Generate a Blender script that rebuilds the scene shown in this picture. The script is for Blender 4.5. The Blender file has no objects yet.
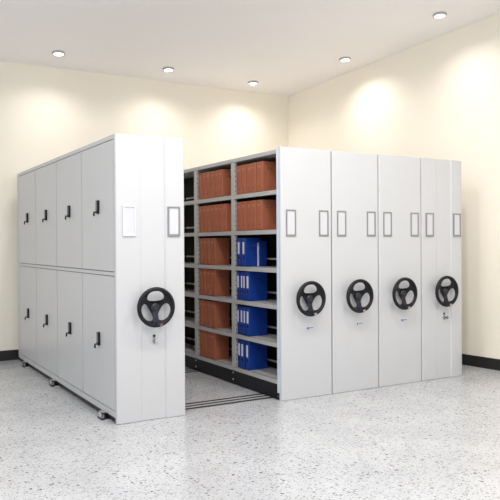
import bpy, bmesh, math, random
from mathutils import Vector, Matrix
random.seed(7)
PI = math.pi
sc = bpy.context.scene
COL = sc.collection

# ------------------------------------------------------------------ materials
def new_mat(name):
    m = bpy.data.materials.new(name); m.use_nodes = True
    nt = m.node_tree; b = nt.nodes['Principled BSDF']
    return m, nt, b

def paint(name, col, rough=0.4, metal=0.0, var=0.03, scale=6.0, bump=0.0, bscale=400.0, spec=0.5):
    """procedural paint: a faint noise in colour and an optional fine bump"""
    m, nt, b = new_mat(name)
    tc = nt.nodes.new('ShaderNodeTexCoord')
    nz = nt.nodes.new('ShaderNodeTexNoise'); nz.inputs['Scale'].default_value = scale; nz.inputs['Detail'].default_value = 3
    nt.links.new(tc.outputs['Object'], nz.inputs['Vector'])
    rp = nt.nodes.new('ShaderNodeValToRGB')
    c0 = [c * (1 - var) for c in col]; c1 = [min(1, c * (1 + var)) for c in col]
    rp.color_ramp.elements[0].position = .3; rp.color_ramp.elements[1].position = .7
    rp.color_ramp.elements[0].color = (*c0, 1); rp.color_ramp.elements[1].color = (*c1, 1)
    nt.links.new(nz.outputs['Fac'], rp.inputs['Fac'])
    nt.links.new(rp.outputs['Color'], b.inputs['Base Color'])
    b.inputs['Roughness'].default_value = rough
    b.inputs['Metallic'].default_value = metal
    b.inputs['Specular IOR Level'].default_value = spec
    if bump:
        n2 = nt.nodes.new('ShaderNodeTexNoise'); n2.inputs['Scale'].default_value = bscale; n2.inputs['Detail'].default_value = 2
        nt.links.new(tc.outputs['Object'], n2.inputs['Vector'])
        bp = nt.nodes.new('ShaderNodeBump'); bp.inputs['Strength'].default_value = bump; bp.inputs['Distance'].default_value = .002
        nt.links.new(n2.outputs['Fac'], bp.inputs['Height'])
        nt.links.new(bp.outputs['Normal'], b.inputs['Normal'])
    return m

def terrazzo():
    m, nt, b = new_mat('terrazzo')
    tc = nt.nodes.new('ShaderNodeTexCoord')
    N = nt.nodes.new; L = nt.links.new
    base = N('ShaderNodeTexNoise'); base.inputs['Scale'].default_value = 2.2; base.inputs['Detail'].default_value = 4
    L(tc.outputs['Object'], base.inputs['Vector'])
    rp = N('ShaderNodeValToRGB')
    rp.color_ramp.elements[0].position = .3; rp.color_ramp.elements[0].color = (.45, .46, .482, 1)
    rp.color_ramp.elements[1].position = .7; rp.color_ramp.elements[1].color = (.55, .56, .583, 1)
    L(base.outputs['Fac'], rp.inputs['Fac'])
    cur = rp.outputs['Color']
    # layers of chips: scale, share of cells that carry one, radius, colours dark..light
    for (s, share, rad, ca, cb, mixf) in ((85, .75, .48, (.34, .34, .35), (.74, .74, .75), .40),
                                     (40, .42, .36, (.26, .26, .265), (.44, .44, .44), .55),
                                     (62, .22, .34, (.06, .06, .065), (.22, .22, .22), .85),
                                     (24, .11, .25, (.06, .06, .065), (.22, .21, .20), .82)):
        wz = N('ShaderNodeTexNoise'); wz.inputs['Scale'].default_value = s * 1.6; wz.inputs['Detail'].default_value = 1
        L(tc.outputs['Object'], wz.inputs['Vector'])
        wm = N('ShaderNodeVectorMath'); wm.operation = 'SCALE'; wm.inputs['Scale'].default_value = .45 / s
        L(wz.outputs['Color'], wm.inputs[0])
        ad = N('ShaderNodeVectorMath'); ad.operation = 'ADD'
        L(tc.outputs['Object'], ad.inputs[0]); L(wm.outputs[0], ad.inputs[1])
        vo = N('ShaderNodeTexVoronoi'); vo.voronoi_dimensions = '2D'; vo.inputs['Scale'].default_value = s
        L(ad.outputs[0], vo.inputs['Vector'])
        sep = N('ShaderNodeSeparateColor'); L(vo.outputs['Color'], sep.inputs[0])
        lt = N('ShaderNodeMath'); lt.operation = 'LESS_THAN'; lt.inputs[1].default_value = share
        L(sep.outputs[0], lt.inputs[0])
        r2 = N('ShaderNodeMath'); r2.operation = 'MULTIPLY_ADD'; r2.inputs[1].default_value = rad * .6; r2.inputs[2].default_value = rad * .5
        L(sep.outputs[1], r2.inputs[0])
        d = N('ShaderNodeMath'); d.operation = 'LESS_THAN'
        L(vo.outputs['Distance'], d.inputs[0]); L(r2.outputs[0], d.inputs[1])
        mk = N('ShaderNodeMath'); mk.operation = 'MULTIPLY'; L(lt.outputs[0], mk.inputs[0]); L(d.outputs[0], mk.inputs[1])
        mf = N('ShaderNodeMath'); mf.operation = 'MULTIPLY'; L(mk.outputs[0], mf.inputs[0]); mf.inputs[1].default_value = mixf
        cc = N('ShaderNodeMix'); cc.data_type = 'RGBA'
        cc.inputs[6].default_value = (*ca, 1); cc.inputs[7].default_value = (*cb, 1)
        L(sep.outputs[2], cc.inputs[0])
        mx = N('ShaderNodeMix'); mx.data_type = 'RGBA'
        L(mf.outputs[0], mx.inputs[0]); L(cur, mx.inputs[6]); L(cc.outputs[2], mx.inputs[7])
        cur = mx.outputs[2]
    L(cur, b.inputs['Base Color'])
    b.inputs['Roughness'].default_value = .22
    b.inputs['Specular IOR Level'].default_value = .45
    return m

def glow(name, col, strength):
    m, nt, b = new_mat(name)
    b.inputs['Base Color'].default_value = (.9, .9, .9, 1)
    b.inputs['Emission Color'].default_value = (*col, 1)
    b.inputs['Emission Strength'].default_value = strength
    return m

M = {}
M['wall'] = paint('cream_wall_paint', (.91, .85, .73), .85, var=.012, scale=1.2, bump=.05, bscale=180)
M['ceiling'] = paint('ceiling_paint', (.90, .865, .85), .9, var=.008, scale=.8)
M['base'] = paint('black_skirting', (.012, .012, .012), .45, var=.1)
M['floor'] = terrazzo()
M['white'] = paint('white_powder_coat', (.57, .572, .585), .38, var=.008, scale=2, bump=.03, bscale=600)
M['door'] = paint('grey_white_powder_coat', (.525, .525, .535), .38, var=.008, scale=2, bump=.03, bscale=600)
M['frame'] = paint('light_grey_powder_coat', (.51, .512, .52), .4, var=.01, scale=2)
M['shelf'] = paint('shelf_grey_steel', (.46, .46, .45), .45, var=.02, scale=5)
M['dark'] = paint('painted_bay_shade', (.006, .007, .006), .7, var=.1, spec=.15)  # near-black: the shade inside the open bays, put into the colour
M['gasket_gap_shade'] = paint('grey_gap', (.10, .10, .10), .7)  # gasket grey, also the painted shade behind the door gaps
M['black'] = paint('black_steel', (.007, .007, .011), .45, var=.1, spec=.3)
M['wheel'] = paint('black_wheel_plastic', (.006, .006, .010), .45, var=.1, scale=20, spec=.3)
M['hub'] = paint('dark_grey_hub_plastic', (.020, .020, .026), .4, var=.1, scale=20)
M['wheelblue'] = paint('dark_blue_plastic', (.011, .012, .026), .45, var=.1, scale=20, spec=.3)
M['tan'] = paint('tan_plastic', (.42, .30, .25), .5, var=.05)
M['red'] = paint('red_tag', (.20, .08, .065), .5, var=.05)
M['trim'] = paint('pale_blue_trim', (.72, .82, 1.0), .25, var=.01, metal=.15)
M['alu'] = paint('grey_label_frame', (.25, .25, .255), .4, var=.05, metal=.15)
M['palealu'] = paint('pale_label_frame', (.66, .66, .72), .35, var=.03, metal=.1)
M['chrome'] = paint('chrome', (.72, .72, .72), .2, var=.03, metal=1)
M['card'] = paint('white_card', (.60, .60, .625), .6, var=.01)
M['brown'] = paint('brown_binder_board', (.37, .118, .062), .6, spec=.25, var=.07, scale=9, bump=.05, bscale=300)
M['foil'] = paint('pale_foil_print', (.48, .22, .14), .4, var=.15, scale=60)
M['browndark'] = paint('dark_brown_rivet', (.05, .02, .015), .4)
M['blue'] = paint('blue_binder_board', (.006, .040, .26), .45, spec=.3, var=.06, scale=9, bump=.04, bscale=300)
M['paper'] = paint('paper', (.62, .60, .55), .8, var=.03, scale=40)
M['label'] = paint('white_spine_label', (.66, .68, .80), .55, var=.03, scale=30)
M['print'] = paint('grey_print', (.13, .13, .15), .6)
M['blueprint'] = paint('blue_print', (.16, .22, .52), .6)
M['railsteel'] = paint('rail_steel', (.50, .50, .50), .4, var=.05, metal=.1)
M['lampwhite'] = paint('lamp_rim_grey', (.42, .42, .42), .4, var=.02)
M['lampglow'] = glow('lamp_diffuser', (1, .97, .92), 7.0)

# ------------------------------------------------------------------ mesh helpers
def link(name, me, m, parent=None, loc=None, smooth=False, kind=None):
    o = bpy.data.objects.new(name, me); COL.objects.link(o)
    if m is not None and len(me.materials) == 0: me.materials.append(m)
    if smooth:
        for p in me.polygons: p.use_smooth = True
    if parent is not None: o.parent = parent
    if loc is not None: o.location = loc
    if kind: o['kind'] = kind
    return o

def fin(bm, name):
    bmesh.ops.recalc_face_normals(bm, faces=bm.faces[:])
    me = bpy.data.meshes.new(name); bm.to_mesh(me); bm.free()
    return me

def add_box(bm, x0, x1, y0, y1, z0, z1, bev=0.0, seg=2):
    g = bmesh.ops.create_cube(bm, size=1)
    vs = g['verts']
    for v in vs:
        v.co = Vector(((x0 + x1) / 2 + v.co.x * (x1 - x0), (y0 + y1) / 2 + v.co.y * (y1 - y0), (z0 + z1) / 2 + v.co.z * (z1 - z0)))
    if bev:
        es = list({e for v in vs for e in v.link_edges})
        bmesh.ops.bevel(bm, geom=es, offset=bev, segments=seg, affect='EDGES', profile=.5)

def add_cyl(bm, c, axis, r, h, seg=24, r2=None):
    """cylinder starting at c, running h along axis ('x','y','z', sign by h)"""
    g = bmesh.ops.create_cone(bm, cap_ends=True, segments=seg, radius1=r, radius2=r if r2 is None else r2, depth=abs(h))
    vs = g['verts']
    A = {'z': Matrix.Identity(3), 'x': Matrix.Rotation(PI / 2, 3, 'Y'), 'y': Matrix.Rotation(-PI / 2, 3, 'X')}[axis]
    s = 1 if h >= 0 else -1
    for v in vs:
        co = Vector((v.co.x, v.co.y, s * (v.co.z + abs(h) / 2)))
        v.co = A @ co + Vector(c)

def add_prism(bm, pts, z0, z1):
    """vertical prism over a closed outline in x, y"""
    a = [bm.verts.new((x, y, z0)) for x, y in pts]
    b = [bm.verts.new((x, y, z1)) for x, y in pts]
    n = len(pts)
    bm.faces.new(a[::-1]); bm.faces.new(b)
    for i in range(n):
        bm.faces.new((a[i], a[(i + 1) % n], b[(i + 1) % n], b[i]))

def add_torus(bm, c, axis, R, r, n=64, k=14, a0=0, a1=2 * PI):
    ring = []
    for i in range(n):
        a = 2 * PI * i / n
        rr = []
        for j in range(k):
            t = 2 * PI * j / k
            u = (R + r * math.cos(t)) * math.cos(a); w = (R + r * math.cos(t)) * math.sin(a); h = r * math.sin(t)
            p = {'y': (u, h, w), 'z': (u, w, h), 'x': (h, u, w)}[axis]
            rr.append(bm.verts.new(Vector(p) + Vector(c)))
        ring.append(rr)
    for i in range(n):
        for j in range(k):
            bm.faces.new((ring[i][j], ring[(i + 1) % n][j], ring[(i + 1) % n][(j + 1) % k], ring[i][(j + 1) % k]))

def box(name, b, m, parent=None, bev=0.0, seg=2, loc=None, kind=None):
    bm = bmesh.new(); add_box(bm, *b, bev=bev, seg=seg)
    return link(name, fin(bm, name), m, parent, loc, kind=kind)

def boxes(name, bs, m, parent=None, bev=0.0, loc=None):
    bm = bmesh.new()
    for b in bs: add_box(bm, *b, bev=bev)
    return link(name, fin(bm, name), m, parent, loc)

def thing(name, label, cat, loc=(0, 0, 0), group=None):
    o = bpy.data.objects.new(name, None); COL.objects.link(o)
    o.location = loc; o.empty_display_size = .1
    o['label'] = label; o['category'] = cat
    if group: o['group'] = group
    return o

def copy_part(o, parent, loc=None):
    c = o.copy(); COL.objects.link(c); c.parent = parent
    if loc is not None: c.location = loc
    for ch in o.children: copy_part(ch, c)
    return c

# ------------------------------------------------------------------ the room
FRONT = -7.5; LEFT = -6.2; BACK = 3.65
CX, CY = 2.5214, 3.65                       # the visible corner of the room
RX, RY = 2.861, .2                          # a second point of the right wall (it runs 6 degrees off square)
def rwx(y): return CX + (RX - CX) * (y - CY) / (RY - CY)
def ceil_z(y): return 3.692 + .0745 * (BACK - y)       # the ceiling rises gently away from the back wall
T = .12

def hexa(name, pts, m, kind='structure'):
    bm = bmesh.new(); v = [bm.verts.new(p) for p in pts]
    for f in ((0, 1, 2, 3), (7, 6, 5, 4), (0, 4, 5, 1), (1, 5, 6, 2), (2, 6, 7, 3), (3, 7, 4, 0)): bm.faces.new([v[i] for i in f])
    return link(name, fin(bm, name), m, kind=kind)

xr0 = rwx(FRONT)
hexa('floor', [(LEFT, FRONT, -.1), (xr0, FRONT, -.1), (CX, BACK, -.1), (LEFT, BACK, -.1),
               (LEFT, FRONT, 0), (xr0, FRONT, 0), (CX, BACK, 0), (LEFT, BACK, 0)], M['floor'])
zf, zb = ceil_z(FRONT), ceil_z(BACK)
hexa('ceiling', [(LEFT, FRONT, zf), (xr0, FRONT, zf), (CX, BACK, zb), (LEFT, BACK, zb),
                 (LEFT, FRONT, zf + .1), (xr0, FRONT, zf + .1), (CX, BACK, zb + .1), (LEFT, BACK, zb + .1)], M['ceiling'])
hexa('wall_back', [(LEFT, BACK, -.1), (CX + T, BACK, -.1), (CX + T, BACK + T, -.1), (LEFT, BACK + T, -.1),
                   (LEFT, BACK, zb + .1), (CX + T, BACK, zb + .1), (CX + T, BACK + T, zb + .1), (LEFT, BACK + T, zb + .1)], M['wall'])
hexa('wall_right', [(xr0, FRONT, -.1), (xr0 + T, FRONT, -.1), (CX + T, BACK, -.1), (CX, BACK, -.1),
                    (xr0, FRONT, zf + .1), (xr0 + T, FRONT, zf + .1), (CX + T, BACK, zb + .1), (CX, BACK, zb + .1)], M['wall'])
BH = .125; BT = .012
hexa('baseboard_back', [(LEFT, BACK - BT, 0), (CX - BT, BACK - BT, 0), (CX, BACK, 0), (LEFT, BACK, 0),
                        (LEFT, BACK - BT, BH), (CX - BT, BACK - BT, BH), (CX, BACK, BH), (LEFT, BACK, BH)], M['base'])
hexa('baseboard_right', [(xr0 - BT, FRONT, 0), (xr0, FRONT, 0), (CX, BACK - BT, 0), (CX - BT, BACK - BT, 0),
                         (xr0 - BT, FRONT, BH), (xr0, FRONT, BH), (CX, BACK - BT, BH), (CX - BT, BACK - BT, BH)], M['base'])

# ------------------------------------------------------------------ ceiling lights
SLOPE = -math.atan(.0745)
def ceiling_light(x, y, label, power, group, cone=152, blend=1.0):
    t = thing('ceiling_light', label, 'ceiling light', (x, y, ceil_z(y)), group)
    t.rotation_euler = (SLOPE, 0, 0)
    bm = bmesh.new()
    n = 48
    prof = [(.074, 0), (.074, -.018), (.068, -.026), (.058, -.026), (.056, -.018), (.056, 0)]
    rings = [[bm.verts.new((r * math.cos(2 * PI * i / n), r * math.sin(2 * PI * i / n), z)) for i in range(n)] for r, z in prof]
    for a in range(len(prof)):
        A, B = rings[a], rings[(a + 1) % len(prof)]
        for i in range(n): bm.faces.new((A[i], A[(i + 1) % n], B[(i + 1) % n], B[i]))
    link('rim', fin(bm, 'rim'), M['lampwhite'], t, smooth=False)
    bm = bmesh.new(); add_cyl(bm, (0, 0, -.023), 'z', .057, .010, 48)
    link('diffuser', fin(bm, 'diffuser'), M['lampglow'], t)
    ld = bpy.data.lights.new('downlight_beam', 'SPOT'); ld.energy = power; ld.color = (1, .97, .93)
    ld.spot_size = math.radians(cone); ld.spot_blend = blend; ld.shadow_soft_size = .06
    lo = bpy.data.objects.new('downlight_beam', ld); COL.objects.link(lo); lo.parent = t
    lo.location = (0, 0, -.036)
    return t

WALLW = 48
for x, y, lab in ((-1.155, 3.085, 'round ceiling downlight by the back wall, leftmost, above the unit with doors'),
                  (.296, 3.13, 'round ceiling downlight by the back wall, middle one of its three'),
                  (1.639, 3.22, 'round ceiling downlight by the back wall, nearest the room corner'),
                  (2.232, 1.880, 'round ceiling downlight by the right wall, the one nearer the room corner'),
                  (2.283, .280, 'round ceiling downlight by the right wall, the one farther from the corner')):
    ceiling_light(x, y, lab, WALLW, 'downlights along the walls')
ADDEDW = 150  # extra lamps out of view, added to light the unit fronts
for y in (-1.5, -3.9):
    for x in (-3.2, -1.3, .35):
        ceiling_light(x, y, 'added unseen ceiling downlight over the open floor, lighting the unit fronts', ADDEDW, 'added downlights over the open floor', cone=168, blend=.4)

# ------------------------------------------------------------------ floor rails
RAILS = (.255, 1.81, 3.09)
rail_lab = ('front floor rail crossing the aisle nearest the viewer', 'middle floor rail under the units, glimpsed deep in the aisle',
            'rear floor rail running under the units nearest the back wall')
RX0, RX1 = -1.602, 2.30
for y, lab in zip(RAILS, rail_lab):
    t = thing('floor_rail', lab, 'rail', (RX0, y, 0), 'floor rails under the units')
    Lr = RX1 - RX0
    box('rail_base', (.02, Lr, -.10, .10, -.004, .004), M['railsteel'], t)
    for dy in (-.084, .0, .084):
        box('groove', (.09, Lr, dy - .019, dy + .019, .003, .0055), M['black'], t)
    # stop at the end of the rail: an open metal channel over a black foot
    st = boxes('end_stop', [(.0, .006, -.04, .04, .008, .056), (.0, .10, -.04, .04, .052, .058), (.0, .10, .035, .04, .008, .056), (.0, .022, -.04, -.036, .008, .056)], M['chrome'], t)
    box('stop_foot', (-.006, .13, -.055, .055, 0, .009), M['black'], st)
    box('stop_core', (.03, .10, -.03, .03, .009, .045), M['black'], st)

# ------------------------------------------------------------------ shelving units
H = 2.3
def rounded_outline(w, y0, y1, rl, rr, steps=(), ry=None):
    ry = rr if ry is None else ry
    """outline of an end panel seen from above: rounded front corners, folds at 'steps' = (x, depth change, width)"""
    pts = []
    for i in range(7):
        a = PI + (PI / 2) * i / 6
        pts.append((rl + rl * math.cos(a), y0 + rl + rl * math.sin(a)))
    off = 0
    for x, dd, wd in steps:
        pts.append((x, y0 + off)); off += dd; pts.append((x + wd, y0 + off))
    for i in range(7):
        a = 1.5 * PI + (PI / 2) * i / 6
        pts.append((w - rr + rr * math.cos(a), y0 + off + ry + ry * math.sin(a)))
    pts += [(w, y1), (0, y1)]
    return pts

def end_panel(t, w, ribbed, rr=.012, rl=.012):
    steps = ((.203, .005, .010), (.410, -.012, .012)) if ribbed else ()
    bm = bmesh.new(); add_prism(bm, rounded_outline(w, -.004, .034, rl, rr, steps, min(rr, .034)), .002, H)
    o = link('end_panel', fin(bm, 'end_panel'), M['white'], t)
    es = o.modifiers.new('soft', 'BEVEL'); es.width = .003; es.segments = 2; es.limit_method = 'ANGLE'; es.angle_limit = math.radians(50)
    return o

# three-spoked handwheel: a web with three oval openings, cut as a filled curve
def wheel_web_mesh():
    cu = bpy.data.curves.new('web', 'CURVE'); cu.dimensions = '2D'; cu.fill_mode = 'BOTH'
    def loop(pts):
        s = cu.splines.new('POLY'); s.points.add(len(pts) - 1)
        for p, q in zip(s.points, pts): p.co = (q[0], q[1], 0, 1)
        s.use_cyclic_u = True
    n = 72
    loop([(.150 * math.cos(2 * PI * i / n), .150 * math.sin(2 * PI * i / n)) for i in range(n)])
    for a0 in (PI / 2, PI / 2 + 2 * PI / 3, PI / 2 + 4 * PI / 3):
        pts = []
        for i in range(40):
            t = 2 * PI * i / 40
            ct, st = math.cos(t), math.sin(t)
            # superellipse hugging the rim: radial half width .046, tangential .076
            e = .95
            u = .045 * math.copysign(abs(ct) ** e, ct); v = .077 * math.copysign(abs(st) ** e, st)
            u += .0905 - .012 * (st * st)      # bends along the rim
            pts.append((u * math.cos(a0) - v * math.sin(a0), u * math.sin(a0) + v * math.cos(a0)))
        loop(pts)
    cu.extrude = .003; cu.bevel_depth = .004; cu.bevel_resolution = 2
    o = bpy.data.objects.new('web', cu); COL.objects.link(o)
    bpy.context.view_layer.update()
    me = bpy.data.meshes.new_from_object(o.evaluated_get(bpy.context.evaluated_depsgraph_get()))
    bpy.data.objects.remove(o)
    return me

def build_wheel(parent, cx, cz, tagmat):
    """handwheel (rim and web) > hub, shaft, brake_plate, crank_knob"""
    bm = bmesh.new()
    web = wheel_web_mesh()
    bm.from_mesh(web)
    bmesh.ops.triangulate(bm, faces=[f for f in bm.faces if len(f.verts) > 4])
    bmesh.ops.subdivide_edges(bm, edges=[e for e in bm.edges if e.calc_length() > .03], cuts=2, use_grid_fill=True)
    dish = lambda x, z: .052 * max(0.0, 1 - math.hypot(x, z) / .142)      # the web is dished: hub behind the rim
    for v in bm.verts: v.co = Vector((v.co.x, v.co.z + dish(v.co.x, v.co.y), v.co.y))
    add_torus(bm, (0, 0, 0), 'y', .146, .0165, 72, 16)
    me = fin(bm, 'handwheel'); me.materials.clear()
    w = link('handwheel', me, M['wheel'], parent, (cx, -.078, cz), smooth=False)
    for p in me.polygons: p.use_smooth = len(p.vertices) == 4
    bm = bmesh.new()
    add_cyl(bm, (0, .042, 0), 'y', .036, -.018, 32, .034); add_cyl(bm, (0, .024, 0), 'y', .028, -.006, 32, .022)
    add_torus(bm, (0, .0175, 0), 'y', .014, .003, 24, 8)
    link('hub', fin(bm, 'hub'), M['hub'], w)
    bm = bmesh.new(); add_cyl(bm, (0, .036, 0), 'y', .014, .038, 24); add_cyl(bm, (0, .066, 0), 'y', .020, .008, 32, .024)
    link('shaft', fin(bm, 'shaft'), M['wheel'], w)
    bm = bmesh.new(); add_box(bm, -.024, .024, -.014, -.005, -.145, -.035, .003)
    for v in bm.verts: v.co.y += dish(0, v.co.z)
    add_cyl(bm, (0, -.016, -.118), 'y', .010, -.006, 20)
    link('brake_plate', fin(bm, 'brake_plate'), M['wheelblue'], w)
    bm = bmesh.new()
    add_cyl(bm, (.033, -.012, -.142), 'y', .011, -.018, 20, .013)
    k = link('crank_knob', fin(bm, 'crank_knob'), tagmat, w); k['label'] = 'reddish crank knob' if tagmat is M['red'] else 'tan crank knob'
    return w

def label_frame(t, cx, cz, m):
    w, h, b = .055, .122, .0135
    f = boxes('label_frame', [(-w, -w + b, -.010, .003, -h, h), (w - b, w, -.010, .003, -h, h),
                              (-w + b - .001, w - b + .001, -.010, .003, h - .012, h), (-w + b - .001, w - b + .001, -.011, .003, -h, -h + .018)], m, t, bev=.0015, loc=(cx, 0, cz))
    box('label_card', (-w + .009, w - .009, -.0045, .002, -h + .012, h - .010), M['card'], f)
    return f

def nameplate(t, cx, cz, blue):
    """small white sticker with a coloured mark and grey lettering below the handwheel"""
    s = box('sticker', (-.042, .042, -.0065, -.003, -.017, .017), M['card'], t, bev=.001, loc=(cx, 0, cz))
    if blue: boxes('sticker_mark', [(-.036, -.012, -.0075, -.006, -.010, .008), (-.030, -.004, -.0075, -.006, -.014, -.008)], M['blueprint'], s)
    else: boxes('sticker_mark', [(-.032, -.018, -.0075, -.006, -.012, .008)], M['print'], s)
    boxes('sticker_print', [(-.008 + .012 * i, .000 + .012 * i, -.0075, -.006, -.004, .005) for i in range(4)], M['print'], s)

def lock(t, cx, cz, ydepth, dark):
    """keyhole disc above a cam lock with its key turned to the right"""
    bm = bmesh.new(); add_cyl(bm, (0, .004, .030), 'y', .010, -.014, 20)
    l = link('lock', fin(bm, 'lock'), M['black'], t, (cx, ydepth, cz))
    bm = bmesh.new(); add_cyl(bm, (0, .004, -.012), 'y', .013, -.018, 20); add_box(bm, -.003, .003, -.012, -.006, -.034, .020)
    link('lock_cylinder', fin(bm, 'lock_cylinder'), M['alu'], l)
    bm = bmesh.new()
    add_box(bm, .0, .026, -.026, -.016, -.016, -.008, .002)
    add_torus(bm, (.034, -.021, -.012), 'y', .010, .003, 24, 8)
    kk = link('key', fin(bm, 'key'), M['black'] if dark else M['palealu'], l)
    kk['label'] = 'black key' if dark else 'silver key'

D = 3.55
PW = (-.181, .200)        # label frames left and right of the panel centre
def unit_common(t, w, ribbed, frame_mats, rr=.012, wheel_dx=0.0, tagmat=None, rl=.012):
    end_panel(t, w, ribbed, rr, rl)
    c = min(w / 2, .2925)
    for dx, m in zip(PW, frame_mats):
        f = label_frame(t, c + dx * (w / .59), 1.612, m)
        if ribbed: f.location.y = -.004 if dx < 0 else -.011
    build_wheel(t, c + wheel_dx, .920, tagmat or M['tan'])

# --- left unit: eight lockable doors
XL, WL = -1.5484, .5933
t = thing('mobile_shelving_unit', 'white mobile shelving unit with eight locked doors, standing apart on the left', 'mobile shelving', (XL, 0, 0), 'mobile shelving units on floor rails')
unit_common(t, WL, True, (M['palealu'], M['alu']), rr=.016, wheel_dx=.014, tagmat=M['red'])
lock(t, .318, .652, 0, False)
FZ = .045
# carcass: closed box behind the doors with its face frame
bs = [(.022, WL - .004, .03, D - .004, FZ, H - .004)]
dy = ((.041, .886), (.896, 1.742), (1.752, 2.614), (2.624, 3.452))
dz = ((.098, 1.172), (1.207, 2.262))
bs += [(0, .024, .03, D, FZ, dz[0][0] - .003), (0, .024, .03, D, dz[0][1] + .003, dz[1][0] - .003), (0, .024, .03, D, dz[1][1] + .003, H)]
for z0, z1 in dz:
    bs += [(0, .024, dy[3][1] + .003, D, z0 - .004, z1 + .004), (0, .024, .029, dy[0][0] - .003, z0 - .004, z1 + .004)]
carc = boxes('carcass', bs, M['frame'], t, bev=.0)
boxes('plinth', [(.004, WL - .02, .034, D - .02, .012, FZ - .001)], M['black'], t)
box('door_gap_shade', (.014, .021, dy[0][0] - .003, dy[3][1] + .003, dz[0][0] - .003, dz[0][1] + .003), M['gasket_gap_shade'], t)  # dark sheet added behind the doors, painting shade into their gaps
box('door_gap_shade', (.014, .021, dy[0][0] - .003, dy[3][1] + .003, dz[1][0] - .003, dz[1][1] + .003), M['gasket_gap_shade'], t)
def make_door(y0, y1, z0, z1):
    d = box('door', (-.001, .012, y0 + .003, y1 - .003, z0 + .003, z1 - .003), M['door'], t, bev=.002)
    yc = (y0 + y1) / 2 - .045; zc = 1.740 if z0 > 1 else .634
    bm = bmesh.new()
    add_box(bm, -.020, .0, yc - .026, yc + .026, zc - .056, zc + .056, .006)
    h = link('handle', fin(bm, 'handle'), M['wheel'], d)
    bm = bmesh.new(); add_box(bm, -.0215, -.019, yc - .014, yc + .014, zc - .03, zc + .046, .001)
    add_box(bm, -.0265, -.021, yc - .008, yc + .008, zc - .026, zc + .044, .002)
    link('handle_inlay', fin(bm, 'handle_inlay'), M['alu'], d)
    bm = bmesh.new(); add_cyl(bm, (-.018, yc, zc - .044), 'x', .006, -.026, 16); add_cyl(bm, (-.036, yc, zc - .064), 'x', .013, -.010, 16)
    add_box(bm, -.044, -.039, yc - .004, yc + .004, zc - .060, zc - .040)
    link('key', fin(bm, 'key'), M['black'], d)
for z0, z1 in dz:
    for y0, y1 in dy: make_door(y0, y1, z0, z1)

# --- right bank, first unit: open shelves towards the aisle
SHELF_Z = (.183, .518, .864, 1.199, 1.553, 1.916)      # tops of the six shelves
XA, WA = 0.0, .570
t = thing('mobile_shelving_unit', 'white mobile shelving unit with open bays holding brown and blue binders', 'mobile shelving', (XA, 0, 0), 'mobile shelving units on floor rails')
unit_common(t, WA, False, (M['alu'], M['alu']), wheel_dx=-.006, rl=.024)
nameplate(t, .314, .645, True)
box('edge_trim', (-.002, .02, .0345, .066, .065, H - .012), M['trim'], t, bev=.002)
foot = box('foot_block', (.002, .06, .035, .080, .006, .064), M['black'], t, bev=.002)
bm = bmesh.new(); add_cyl(bm, (.003, .055, .034), 'x', .008, -.004, 12); link('bolt', fin(bm, 'bolt'), M['chrome'], foot)
TOPZ = 2.284
box('top_panel', (.0, .56, .030, D, TOPZ - .038, TOPZ), M['shelf'], t, bev=.002)
box('chassis', (.003, .56, .05, D - .02, .006, .145), M['black'], t, bev=.003)
POSTS = (.878, 1.738, 2.598, 3.455)
BX = .30
box('bay_shade_panel', (BX, .312, .034, D, .145, TOPZ - .038), M['dark'], t)  # added sheet that blocks light and darkens the bays by its colour
box('rear_cover', (.55, .56, .034, D, .145, TOPZ - .038), M['frame'], t)
def upright(y):
    # angle-section post: a face towards the aisle and a perforated flange towards the viewer
    bm = bmesh.new()
    add_box(bm, 0, .004, y - .022, y + .040, .145, TOPZ - .03); add_box(bm, 0, .030, y - .026, y - .022, .145, TOPZ - .03)
    nf = len(bm.faces); z = .20
    while z < TOPZ - .06:
        add_box(bm, .012, .019, y - .0268, y - .0255, z, z + .013); z += .05
    bm.faces.ensure_lookup_table()
    for fc in bm.faces[nf:]: fc.material_index = 1
    o = link('upright', fin(bm, 'upright'), M['shelf'], t)
    o.data.materials.append(M['black'])
for y in POSTS: upright(y)
box('far_end_panel', (0, .56, D - .02, D, .02, TOPZ), M['shelf'], t)
for y in (POSTS[0], POSTS[1]):
    for dzb in (-.034, .034):
        bm = bmesh.new(); add_cyl(bm, (.003, y + .02, .085 + dzb), 'x', .009, -.005, 12)
        link('bolt', fin(bm, 'bolt'), M['shelf'], t)
ye = [.03] + list(POSTS) + [D - .02]
for i in range(4):
    y0 = .035 if i == 0 else POSTS[i - 1] + .040
    y1 = POSTS[i] - .027 if i < 3 else D - .021
    if i == 3: y1 = D - .021
    for z in SHELF_Z:
        # tray shelf: a thin top with a folded front lip
        boxes('shelf', [(.004, BX, y0, y1, z - .012, z), (.0, .016, y0, y1, z - .040, z)], M['shelf'], t)
        box('stop_bar', (.275, .287, y0, y1, z + .066, z + .084), M['shelf'], t)
        box('shelf_bracket', (.03, .20, y1 - .004, y1 - .001, z, z + .125), M['shelf'], t)

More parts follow.
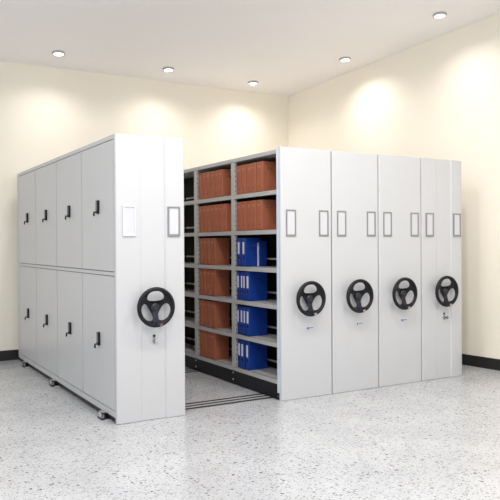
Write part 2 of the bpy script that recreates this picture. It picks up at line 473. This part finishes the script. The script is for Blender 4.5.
# --- the three closed units pushed up against it
XS = (.5704, 1.1450, 1.7188, 2.309)
labs = ('flat-fronted white mobile shelving unit directly right of the open binder bays',
        'flat-fronted white mobile shelving unit directly left of the ribbed end unit',
        'ribbed-front white mobile shelving unit at the right end, beside the right wall')
for i, lab in enumerate(labs):
    x0 = XS[i] + .010; w = XS[i + 1] - XS[i] - .010 + (.022 if i == 2 else 0)
    t = thing('mobile_shelving_unit', lab, 'mobile shelving', (x0, 0, 0), 'mobile shelving units on floor rails')
    unit_common(t, w, i == 2, (M['alu'], M['alu']), rr=.14 if i == 2 else .012, wheel_dx=-.012)
    box('carcass', (.008, w - .004, .030, D - .01, .05, H - .012), M['frame'], t, bev=.003)
    box('gasket', (-.0095, .004, .016, .030, .02, H - .006), M['gasket_gap_shade'], t)
    box('plinth', (.03, w - .02, .04, D - .02, .006, .05), M['black'], t)
    if i < 2: nameplate(t, w / 2 + .04, .648, i == 1)
    else: lock(t, .316, .650, .004, True)

# ------------------------------------------------------------------ binders
cache = {}
def binder_meshes(kind, w, d, h):
    key = (kind, round(w, 4), d, h)
    if key in cache: return cache[key]
    th = .003
    bm = bmesh.new()
    # spine (slightly rounded) with the two boards
    add_box(bm, 0, d, 0, th, 0, h, .001, 1); add_box(bm, 0, d, w - th, w, 0, h, .001, 1); add_box(bm, -.010, .006, .0005, w - .0005, 0, h, .0075, 3)
    cover = fin(bm, 'cover')
    bm = bmesh.new(); add_box(bm, .012, d - .010, th + .002, w - th - .002, .006, h - .014)
    pages = fin(bm, 'pages')
    lw = min(.036, w * .56)
    bm = bmesh.new()
    if kind == 'blue':
        add_box(bm, -.0104, -.009, w / 2 - lw / 2, w / 2 + lw / 2, h * .44, h * .855)
    elif kind == 'pale':
        add_box(bm, -.0104, -.009, w * .2, w * .85, h * .03, h * .94)
    else:
        add_box(bm, -.0104, -.009, w * .22, w * .80, h * .835, h * .858); add_box(bm, -.0104, -.009, w * .30, w * .72, h * .80, h * .812)
    label = fin(bm, 'spine_label')
    bm = bmesh.new()
    if kind == 'brown':
        add_torus(bm, (-.0102, w / 2, h * .18), 'x', .006, .0018, 16, 6)
    else:
        add_torus(bm, (-.0104, w / 2, h * .32), 'x', .010, .003, 20, 8)
        add_cyl(bm, (-.0104, w / 2, h * .32), 'x', .009, .001, 20)
    ring = fin(bm, 'finger_ring')
    bm = bmesh.new()
    add_cyl(bm, (0, .0008, h * .74), 'y', .0055, -.0035, 12)
    riv = fin(bm, 'rivet')
    cache[key] = (cover, pages, label, ring, riv)
    return cache[key]

def binder(kind, x, y0, w, z, label, group, d, h, last=False):
    cm, pm, lm, rm, vm = binder_meshes(kind, w, d, h)
    t = thing('binder', label, 'binder', (x, y0, z), group)
    cmat, lmat = (M['brown'], M['foil']) if kind == 'brown' else (M['blue'], M['label'])
    link('cover', cm, cmat, t); link('pages', pm, M['paper'], t)
    link('spine_label', lm, lmat, t)
    if kind != 'pale': link('finger_ring', rm, M['browndark'] if kind == 'brown' else M['black'], t)
    if last:
        for fx in (.30, .52): link('rivet', vm, M['browndark'] if kind == 'brown' else M['chrome'], t, (d * fx, 0, 0))

ORD = ('first', 'second', 'third', 'fourth', 'fifth', 'sixth', 'seventh', 'eighth')
SH = ('top', 'second highest', 'third highest', 'fourth highest', 'fifth highest', 'bottom')
rows = [  # bay, shelf counted from the top, kind, spine edges along the bay from the far end to the near end
    (0, 0, 'brown', (.843, .736, .638, .541, .447, .33)),
    (0, 1, 'brown', (.845, .740, .642, .545, .452, .344)),
    (0, 2, 'blue', (.845, .735, .655)),
    (0, 3, 'blue', (.845, .777, .716, .657, .582)),
    (0, 4, 'blue', (.845, .788, .722, .661, .590)),
    (0, 5, 'blue', (.845, .770, .688, .606)),
    (1, 0, 'brown', (1.698, 1.597, 1.504, 1.409, 1.312, 1.216, 1.128)),
    (1, 1, 'brown', (1.698, 1.608, 1.514, 1.422, 1.316, 1.220, 1.127, 1.048)),
    (1, 2, 'brown', (1.698, 1.592, 1.513, 1.427, 1.301)),
    (1, 3, 'brown', (1.698, 1.611, 1.523, 1.423, 1.305)),
    (1, 4, 'brown', (1.698, 1.601, 1.528, 1.427, 1.315)),
    (1, 5, 'brown', (1.698, 1.591, 1.527, 1.432, 1.319)),
]
for bay, s, kind, ed in rows:
    z = SHELF_Z[5 - s] + .0006
    n = len(ed) - 1
    place = 'bay beside the handwheel panel' if bay == 0 else 'farther bay'
    for i in range(n):
        w = round(ed[i] - ed[i + 1] - .012, 4)
        lab = f'{kind} binder, {ORD[i]} from the left on the {SH[s]} shelf, {place}'
        jit = random.uniform(0, .010)
        h = .290 if kind == 'brown' else .283
        d = .165 if kind == 'brown' else .20
        if bay == 0 and s == 2: d = .18
        binder(kind, .018 + jit, ed[i + 1], w, z, lab, 'brown binders on the open shelves' if kind == 'brown' else 'blue binders on the open shelves', d, h, last=(i == n - 1))
binder('pale', .150, .600, .050, SHELF_Z[3] + .0006, 'blue binder with pale strip, set back on the third highest shelf beside wide blue binders', 'blue binders on the open shelves', .075, .250)

# ------------------------------------------------------------------ daylight from the open front of the room
w = bpy.data.worlds.new('World'); sc.world = w; w.use_nodes = True
bg = w.node_tree.nodes['Background']; bg.inputs['Color'].default_value = (.90, .95, 1.0, 1); bg.inputs['Strength'].default_value = 1.05

# ------------------------------------------------------------------ camera
cp = (-3.39729988, -5.22580289, 1.42295868)
yaw, pit, rol, f = .5320457, -.00867986, -.00546963, 690.349
fw = Vector((math.sin(yaw) * math.cos(pit), math.cos(yaw) * math.cos(pit), math.sin(pit)))
rt = Vector((math.cos(yaw), -math.sin(yaw), 0)); up = rt.cross(fw)
r2 = rt * math.cos(rol) + up * math.sin(rol); u2 = -rt * math.sin(rol) + up * math.cos(rol)
cd = bpy.data.cameras.new('camera'); cam = bpy.data.objects.new('camera', cd); COL.objects.link(cam)
cd.sensor_width = 36; cd.lens = f / 500 * 36; cd.clip_start = .05
cam.matrix_world = Matrix(((r2.x, u2.x, -fw.x, cp[0]), (r2.y, u2.y, -fw.y, cp[1]), (r2.z, u2.z, -fw.z, cp[2]), (0, 0, 0, 1)))
sc.camera = cam

sc.view_settings.view_transform = 'Standard'; sc.view_settings.look = 'None'
sc.view_settings.gamma = 1; sc.view_settings.use_curve_mapping = False
sc.view_settings.exposure = 0.22
sc.cycles.use_denoising = True
sc.cycles.max_bounces = 10; sc.cycles.diffuse_bounces = 6
